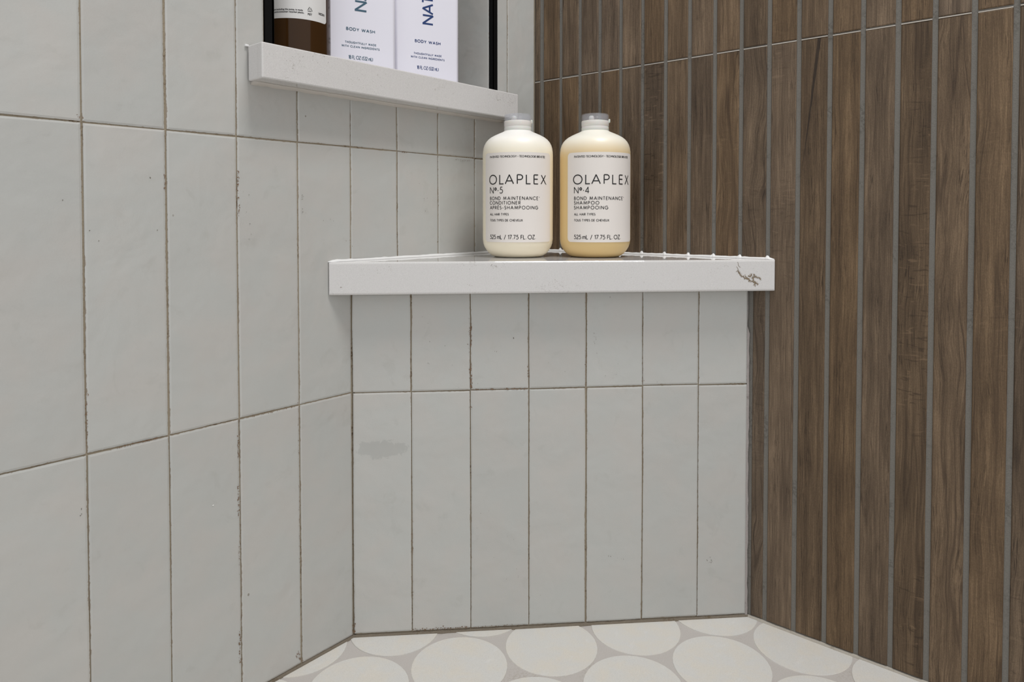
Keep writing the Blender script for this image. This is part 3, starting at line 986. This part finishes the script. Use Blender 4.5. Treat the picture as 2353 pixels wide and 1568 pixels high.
# ---------------------------------------------------------------- stroke lettering
def arc(cx, cy, rx, ry, a0, a1, n=None):
    n = n or max(5, int(abs(a1-a0)/11))
    return [(cx+rx*math.cos(math.radians(a0+(a1-a0)*i/n)), cy+ry*math.sin(math.radians(a0+(a1-a0)*i/n))) for i in range(n+1)]
G = {
    'A': (.86, [[(0, 0), (.43, 1), (.86, 0)], [(.14, .32), (.72, .32)]]),
    'B': (.54, [[(0, 0), (0, 1)], [(0, 1)]+arc(.22, .77, .24, .23, 90, -90)+[(0, .54)], [(0, .54)]+arc(.26, .27, .28, .27, 90, -90)+[(0, 0)]]),
    'C': (.90, [arc(.52, .5, .52, .5, 42, 318)]),
    'D': (.76, [[(0, 0), (0, 1)], [(0, 1)]+arc(.26, .5, .5, .5, 90, -90)+[(0, 0)]]),
    'E': (.48, [[(0, 0), (0, 1)], [(0, 1), (.48, 1)], [(0, .53), (.44, .53)], [(0, 0), (.48, 0)]]),
    'F': (.44, [[(0, 0), (0, 1)], [(0, 1), (.44, 1)], [(0, .52), (.42, .52)]]),
    'G': (1.0, [arc(.5, .5, .5, .5, 42, 356), [(1.0, .47), (.54, .47)]]),
    'H': (.68, [[(0, 0), (0, 1)], [(.68, 0), (.68, 1)], [(0, .53), (.68, .53)]]),
    'I': (.02, [[(.01, 0), (.01, 1)]]),
    'L': (.44, [[(0, 1), (0, 0), (.44, 0)]]),
    'M': (.98, [[(0, 0), (.15, 1), (.49, .08), (.83, 1), (.98, 0)]]),
    'N': (.76, [[(0, 0), (0, 1), (.76, 0), (.76, 1)]]),
    'O': (1.0, ['o'+'']),
    'P': (.54, [[(0, 0), (0, 1)], [(0, 1)]+arc(.26, .73, .28, .27, 90, -90)+[(0, .46)]]),
    'R': (.56, [[(0, 0), (0, 1)], [(0, 1)]+arc(.25, .74, .27, .26, 90, -90)+[(0, .48)], [(.2, .48), (.56, 0)]]),
    'S': (.50, [arc(.25, .755, .225, .245, 35, 262)+arc(.24, .26, .26, .26, 78, -150)]),
    'T': (.58, [[(.29, 0), (.29, 1)], [(0, 1), (.58, 1)]]),
    'U': (.66, [[(0, 1)]+arc(.33, .33, .33, .33, 180, 360)+[(.66, 1)]]),
    'V': (.78, [[(0, 1), (.39, 0), (.78, 1)]]),
    'W': (1.16, [[(0, 1), (.27, 0), (.58, .95), (.89, 0), (1.16, 1)]]),
    'X': (.70, [[(0, 0), (.66, 1)], [(.04, 1), (.70, 0)]]),
    'Y': (.68, [[(0, 1), (.34, .48), (.68, 1)], [(.34, .48), (.34, 0)]]),
    'Z': (.62, [[(.03, 1), (.60, 1), (0, 0), (.62, 0)]]),
    '0': (.58, ['0']),
    '1': (.22, [[(0, .80), (.20, 1), (.20, 0)]]),
    '2': (.52, [arc(.26, .73, .25, .27, 170, -40)+[(0, 0), (.54, 0)]]),
    '3': (.50, [arc(.24, .76, .22, .24, 150, -90), arc(.23, .26, .27, .26, 90, -150)]),
    '4': (.60, [[(.46, 0), (.46, 1), (0, .26), (.62, .26)]]),
    '5': (.52, [[(.48, 1), (.17, 1), (.09, .57)]+arc(.22, .32, .30, .32, 112, -140)]),
    '7': (.52, [[(0, 1), (.52, 1), (.12, 0)]]),
    '8': (.52, [arc(.26, .76, .21, .24, 0, 360), arc(.26, .26, .26, .26, 0, 360)]),
    '/': (.42, [[(0, -.12), (.42, 1.06)]]),
    '-': (.34, [[(0, .38), (.34, .38)]]),
    '.': (.08, ['.']), '*': (.22, ['*']), ' ': (.26, []), '~': (.12, []),
    '(': (.16, [arc(.30, .45, .30, .62, 130, 230)]),
    ')': (.16, [arc(-.14, .45, .30, .62, 50, -50)]),
    'm': (.74, [[(0, 0), (0, .66)], [(0, .42)]+arc(.18, .45, .18, .21, 180, 0)+[(.36, 0)], [(.36, .42)]+arc(.55, .45, .19, .21, 180, 0)+[(.74, 0)]]),
    'º': (.40, ['d']), '®': (.22, ['r']), '·': (.12, ['·']),
}
G['É'] = (G['E'][0], G['E'][1]+[[(.16, 1.1), (.30, 1.27)]])
G['È'] = (G['E'][0], G['E'][1]+[[(.34, 1.1), (.20, 1.27)]])
def text_mesh(text, h, width, stroke, fmap, gap=0.16):
    """text from (0,0) with cap height h squeezed or spread to the given width by its letter gaps"""
    KERN = {'LA': -0.20, 'LO': -0.06, 'AT': -0.08, 'AV': -0.14, 'LT': -0.1, 'LY': -0.12}
    adv = [(G[c][0]+KERN.get(text[i:i+2], 0.0))*h for i, c in enumerate(text)]
    nat = sum(adv)
    ng = len(text)-1
    g = (width-nat)/ng if ng else 0
    sx = 1.0
    lo = 0.10*h
    if g < lo:
        sx = (width-lo*ng)/nat
        g = lo
    if g > 0.42*h:
        sx = (width-0.42*h*ng)/nat
        g = 0.42*h
    bm = bmesh.new()
    x = 0.0
    def disc(cx, cz, r):
        bm.faces.new([bm.verts.new(fmap(cx+r*math.cos(i*math.pi/6), cz+r*math.sin(i*math.pi/6))) for i in range(12)])
    for c, a in zip(text, adv):
        for s in G[c][1]:
            if s == 'o':
                ribbon(bm, [(x+p*h*sx, q*h) for p, q in arc(.5, .5, .5, .5, 0, 360, 36)[:-1]], stroke, fmap, True)
            elif s == '0':
                ribbon(bm, [(x+p*h*sx, q*h) for p, q in arc(.29, .5, .29, .5, 0, 360, 28)[:-1]], stroke, fmap, True)
            elif s == 'd':
                ribbon(bm, [(x+p*h*sx, q*h) for p, q in arc(.20, .70, .17, .19, 0, 360, 20)[:-1]], stroke*1.35, fmap, True)
            elif s == 'r':
                disc(x+.1*h*sx, .88*h, .12*h)
            elif s == '.':
                disc(x+.04*h, .05*h, .07*h)
            elif s == '·':
                disc(x+.05*h, .45*h, .08*h)
            elif s == '*':
                disc(x+.11*h, .5*h, .17*h)
            else:
                ribbon(bm, [(x+p*h*sx, q*h) for p, q in s], stroke, fmap)
        x += a*sx+g
    bmesh.ops.recalc_face_normals(bm, faces=bm.faces)
    return bm

# ---------------------------------------------------------------- hair product bottles on the bench
RB = 0.0392
body_prof = [(0.0200, 0.0012), (0.0235, 0.0003), (0.0262, 0.0003), (0.0295, 0.0018), (0.0325, 0.0042), (0.0352, 0.0075), (0.0374, 0.0113), (0.0386, 0.0150), (RB, 0.0195),
             (RB, 0.05), (RB, 0.085), (RB, 0.1130), (0.0390, 0.1165), (0.0384, 0.1205), (0.0373, 0.1240), (0.0356, 0.1272), (0.0333, 0.1299), (0.0303, 0.1323), (0.0262, 0.1346),
             (0.0216, 0.1367), (0.0172, 0.1386), (0.0150, 0.1400), (0.0138, 0.1412), (0.0135, 0.1425)]
def rounded_rect(s0, s1, z0, z1, r, ns=20):
    """columns of a rounded label: list of (s, zlow, zhigh)"""
    out = []
    ss = [s0+r*(1-math.cos(i*math.pi/10)) for i in range(6)]
    ss += [s0+r+(s1-s0-2*r)*i/ns for i in range(1, ns)]
    ss += [s1-r*(1-math.cos(i*math.pi/10)) for i in range(5, -1, -1)]
    for s in ss:
        d = min(s-s0, s1-s)
        c = 0 if d >= r else r-math.sqrt(max(0, r*r-(r-d)**2))
        out.append((s, z0+c, z1-c))
    return out
def wrap_label(cols, rad, th0):
    bm = bmesh.new()
    prev = None
    for s, a, b in cols:
        t = s/rad+th0
        cur = [bm.verts.new((rad*math.sin(t), -rad*math.cos(t), a)), bm.verts.new((rad*math.sin(t), -rad*math.cos(t), b)),
               bm.verts.new(((rad-0.0002)*math.sin(t), -(rad-0.0002)*math.cos(t), b)), bm.verts.new(((rad-0.0002)*math.sin(t), -(rad-0.0002)*math.cos(t), a))]
        if prev:
            for q in range(4):
                k_ = (q+1) % 4
                bm.faces.new((prev[q], prev[k_], cur[k_], cur[q]))
        else:
            bm.faces.new(cur)
        prev = cur
    bm.faces.new(prev[::-1])
    bmesh.ops.recalc_face_normals(bm, faces=bm.faces)
    return bm
def smooth_outer(o, rad):
    for f in o.data.polygons:
        c = f.center
        f.use_smooth = abs(f.normal.z) < 0.1 and math.hypot(c.x, c.y) > rad-0.00015
    for e in o.data.edges:
        a, b = (o.data.vertices[i].co for i in e.vertices)
        if abs(math.hypot(a.x, a.y)-rad) < 1e-5 and abs(math.hypot(b.x, b.y)-rad) < 1e-5 and abs(a.z-b.z) < 0.02:
            e.use_edge_sharp = True
def hair_bottle(name, loc, th0, mat, lines, label, spin):
    tx, ty = CAM.x-loc[0], CAM.y-loc[1]
    b = empty(name, loc, math.atan2(tx, -ty))
    tag(b, label, 'bottle', 'hair care bottles on the corner bench')
    bm = bmesh.new()
    lathe(bm, body_prof, 72)
    obj('body', bm, mat, b, True)
    lr = RB+0.00025
    lb = obj('label', wrap_label(rounded_rect(-0.0435, 0.0435, 0.0172, 0.1134, 0.0045), lr, th0), LABEL, b, False)
    smooth_outer(lb, lr)
    lb['label'] = 'off-white paper label with rounded corners'
    tr = lr+0.00012
    for text, s0, s1, z0, z1, st in lines:
        fm = lambda x, z, s0=s0, z0=z0: ((tr+LIFT[0])*math.sin((s0+x)/RB+th0), -(tr+LIFT[0])*math.cos((s0+x)/RB+th0), z0+z)
        obj('lettering', text_mesh(text, z1-z0, s1-s0, st, fm), INK, lb)
    # cap: ribbed milky skirt, clear flip lid with a rim, pouring spout inside, hinge at the side
    bm = bmesh.new()
    lathe(bm, [(0.0146, 0.1398), (0.0152, 0.1403), (0.0152, 0.1440), (0.0149, 0.1444), (0.0149, 0.1449), (0.0152, 0.1453), (0.0153, 0.1500), (0.0150, 0.1508), (0.0128, 0.1510), (0.0122, 0.1514)], 48)
    cap = obj('cap', bm, CAPM, b, True)
    bm = bmesh.new()
    lathe(bm, [(0.0030, 0.1512), (0.0030, 0.1545), (0.0024, 0.1562), (0.0016, 0.1566)], 20)
    obj('spout', bm, CAPM, cap, True, Matrix.Translation((-0.0040, -0.004, 0)))
    bm = bmesh.new()
    lathe(bm, [(0.0138, 0.1512), (0.0152, 0.1512), (0.0154, 0.1520), (0.0152, 0.1568), (0.0149, 0.1578), (0.0141, 0.1584), (0.0, 0.1587)][:-1]+[(0.002, 0.1587)], 48, True, False)
    bmv = bm
    lathe(bmv, [(0.002, 0.1577), (0.0136, 0.1575), (0.0141, 0.1568), (0.0138, 0.1512)], 48, False, False)
    f = [e for e in bmv.edges if len(e.link_faces) == 1]
    bmesh.ops.remove_doubles(bmv, verts=bmv.verts, dist=1e-6)
    inner = [v for v in bmv.verts if abs(v.co.z-0.1577) < 1e-6]
    inner.sort(key=lambda v: math.atan2(v.co.y, v.co.x))
    bmv.faces.new(inner)
    bmesh.ops.recalc_face_normals(bmv, faces=bmv.faces)
    li = obj('flip_lid', bmv, CLEAR, cap, True)
    li['label'] = 'clear flip-top lid'
    bm = bmesh.new()
    add_box(bm, 0.0145, 0.0165, -0.0035, 0.0035, 0.1490, 0.1530)
    bevel_all(bm, 0.0007, 2)
    obj('hinge', bm, CAPM, cap, True, Matrix.Rotation(spin, 4, 'Z'))
    return b
common = [('PATENTED TECHNOLOGY * TECHNOLOGIE BREVETÉE', -0.0335, 0.0325, 0.1078, 0.1098, 0.00036),
          ('OLAPLEX', -0.0345, 0.0340, 0.0796, 0.0892, 0.00112), ('.', 0.0347, 0.0349, 0.0793, 0.0843, 0.0003),
          ('BOND MAINTENANCE®', -0.0335, 0.0247, 0.0626, 0.0659, 0.00054),
          ('ALL HAIR TYPES', -0.0335, -0.0099, 0.0460, 0.0482, 0.00040),
          ('TOUS TYPES DE CHEVEUX', -0.0335, 0.0051, 0.0396, 0.0418, 0.00040),
          ('525~mL / 17.75 FL.~OZ.', -0.0335, 0.0196, 0.0207, 0.0249, 0.00060)]
hair_bottle('hair_bottle', (-0.1300, -0.0790, ZT+0.0001), 0.0, COND,
            common+[('Nº·5', -0.0335, -0.0166, 0.0697, 0.0762, 0.00078), ('CONDITIONER', -0.0338, 0.0027, 0.0577, 0.0610, 0.00054), ('APRÈS-SHAMPOOING', -0.0335, 0.0226, 0.0526, 0.0559, 0.00054)],
            'cream white conditioner bottle marked No. 5, standing on the bench nearer the white tiles', 0.35)
hair_bottle('hair_bottle', (-0.0745, -0.1450, ZT+0.0001), 0.262, SHAM,
            common+[('Nº·4', -0.0335, -0.0165, 0.0697, 0.0762, 0.00078), ('SHAMPOO', -0.0335, -0.0059, 0.0577, 0.0610, 0.00054), ('SHAMPOOING', -0.0335, 0.0039, 0.0526, 0.0559, 0.00054)],
            'yellow amber shampoo bottle marked No. 4, standing on the bench nearer the wood wall', 0.1)
# ---------------------------------------------------------------- body wash bottles in the niche
def superloop(w, d, r, n=6):
    pts = []
    for cx, cy, a0 in ((w/2-r, d/2-r, 0), (-w/2+r, d/2-r, 90), (-w/2+r, -d/2+r, 180), (w/2-r, -d/2+r, 270)):
        for i in range(n+1):
            a = math.radians(a0+90*i/n)
            pts.append((cx+r*math.cos(a), cy+r*math.sin(a)))
    return pts
def wash_bottle(p0, ang, ink, label):
    W_, D_, Hh = 0.0795, 0.040, 0.182
    a = math.radians(ang)
    nrm_in = Vector((math.sin(a), math.cos(a), 0))
    loc = Vector((*p0, SZ1+0.0001))+nrm_in*(D_/2)
    b = empty('body_wash_bottle', loc, -a)
    tag(b, label, 'bottle', 'body wash bottles in the niche')
    bm = bmesh.new()
    prev = None
    lev = [(0.0, -0.004), (0.0012, -0.0015), (0.004, 0.0), (Hh-0.016, 0.0), (Hh-0.008, -0.003), (Hh-0.003, -0.009), (Hh, -0.016)]
    for z, s in lev:
        cur = [bm.verts.new((x, y, z)) for x, y in superloop(W_+2*s, max(0.012, D_+2*s), 0.0046+max(0, s))]
        if prev:
            for i in range(len(cur)):
                j = (i+1) % len(cur)
                bm.faces.new((prev[i], prev[j], cur[j], cur[i]))
        else:
            bm.faces.new(cur[::-1])
        prev = cur
    bm.faces.new(prev)
    obj('body', bm, BODYW, b, False)
    for f in b.children[0].data.polygons:
        f.use_smooth = abs(f.normal.y) < 0.98 and abs(f.normal.x) < 0.98 and f.area < 0.004
    bm = bmesh.new()
    lathe(bm, [(0.0125, Hh), (0.0125, Hh+0.004), (0.016, Hh+0.0045), (0.0165, Hh+0.022), (0.0155, Hh+0.0235)], 40)
    obj('cap', bm, BODYW, b, False)
    Y = -D_/2-0.0001
    for text, cx_, z, h, wd, st in (('BODY WASH', 0.0, 0.0459, 0.0028, 0.0308, 0.00066), ('THOUGHTFULLY MADE', 0.0, 0.0323, 0.0019, 0.0337, 0.00042),
                                    ('WITH CLEAN INGREDIENTS', 0.0, 0.0281, 0.0019, 0.0410, 0.00042), ('18 FL OZ (532 mL)', 0.0, 0.0160, 0.0035, 0.0262, 0.00052)):
        obj('lettering', text_mesh(text, h, wd, st, lambda x, zz, cx_=cx_, wd=wd, z=z: (cx_-wd/2+x, Y-LIFT[0], z+zz)), ink, b)
    # brand word running up the bottle
    hgt = 0.0123
    obj('lettering', text_mesh('NATIVE', hgt, 0.0535, 0.0020, lambda x, zz: (0.0002+hgt/2-zz, Y-LIFT[0], 0.0680+x)), ink, b)
    return b
wash_bottle((-0.2644, 0.0268), 20, TEAL, 'white body wash bottle with slate teal lettering, in the middle of the niche')
wash_bottle((-0.1830, 0.0103), 20, NAVY, 'white body wash bottle with navy blue lettering, rightmost in the niche')

# ---------------------------------------------------------------- brown pump bottle in the niche
RA = 0.0335
pb_loc = (-0.3350, 0.0385, SZ1+0.0001)
pump = empty('pump_bottle', pb_loc)
tag(pump, 'dark brown round pump bottle with white label, leftmost in the niche', 'bottle')
bm = bmesh.new()
lathe(bm, [(0.026, 0.0008), (0.030, 0.0), (0.0322, 0.0016), (RA, 0.0045), (RA, 0.14), (0.0325, 0.148), (0.028, 0.157), (0.021, 0.164), (0.014, 0.168), (0.0135, 0.174)], 64)
obj('body', bm, AMBER, pump, True)
LZ = 0.0378
def wl(t0, t1, z0, z1, r, rad):
    return rounded_rect(t0*rad, t1*rad, z0, z1, r, 40)
# label measured by azimuth: 0 is straight out of the niche (-y), positive to the right
plabel = obj('label', wrap_label(wl(-2.3, 0.43, LZ, 0.135, 0.0035, RA+0.0002), RA+0.0002, 0.0), plain('white_gloss_label', rgb(222, 221, 220), 0.3), pump)
plabel['label'] = 'white glossy label'
smooth_outer(plabel, RA+0.0002)
def font_lines(text, size, x, z, name, shear=0.0):
    cu = bpy.data.curves.new(name, 'FONT')
    cu.body = text
    cu.size = size
    cu.resolution_u = 2
    cu.offset = size*0.028
    tmp = bpy.data.objects.new(name, cu)
    C.objects.link(tmp)
    bpy.context.view_layer.update()
    me = bpy.data.meshes.new_from_object(tmp.evaluated_get(bpy.context.evaluated_depsgraph_get()))
    bpy.data.objects.remove(tmp, do_unlink=True)
    rr = RA+0.00035
    for v in me.vertices:
        s = (x+v.co.x)/RA
        zz = z+v.co.y+shear*v.co.x
        v.co = (rr*math.sin(s), -rr*math.cos(s), zz)
    return obj_me(name, me, INK, plabel)
font_lines('bottle, not including the pump, is made', 0.0022, -0.0475, LZ+0.0076, 'lettering')
font_lines('with 97% post-consumer recycled plastic.', 0.0022, -0.0485, LZ+0.0053, 'lettering')
font_lines('PET', 0.0027, -0.0082, LZ+0.0045, 'lettering')
font_lines('18Z301', 0.0029, 0.0028, LZ+0.0073, 'lettering')
bm = bmesh.new()
rr = RA+0.00035
fm = lambda x, z: ((rr+LIFT[0])*math.sin(x/RA), -(rr+LIFT[0])*math.cos(x/RA), z)
tri = [(-0.0060+0.0031*math.cos(a), LZ+0.0098+0.0030*math.sin(a)) for a in (math.pi/2, math.pi*7/6, math.pi*11/6)]
for i in range(3):
    (x0, z0), (x1, z1) = tri[i], tri[(i+1) % 3]
    ribbon(bm, [(x0+(x1-x0)*.10, z0+(z1-z0)*.10), (x0+(x1-x0)*.78, z0+(z1-z0)*.78)], 0.0005, fm)
ribbon(bm, [(-0.0063, LZ+0.0102), (-0.0059, LZ+0.0106), (-0.0059, LZ+0.0088)], 0.00022, fm)
obj('recycling_symbol', bm, INK, plabel)
bm = bmesh.new()
lathe(bm, [(0.0155, 0.171), (0.0160, 0.172), (0.0160, 0.186), (0.0120, 0.188), (0.0050, 0.189), (0.0050, 0.205)], 32)
pc = obj('pump_collar', bm, BLACK, pump, True)
bm = bmesh.new()
add_box(bm, -0.009, 0.030, -0.007, 0.007, 0.205, 0.214)
bevel_all(bm, 0.003, 3)
obj('pump_head', bm, BLACK, pump, True)
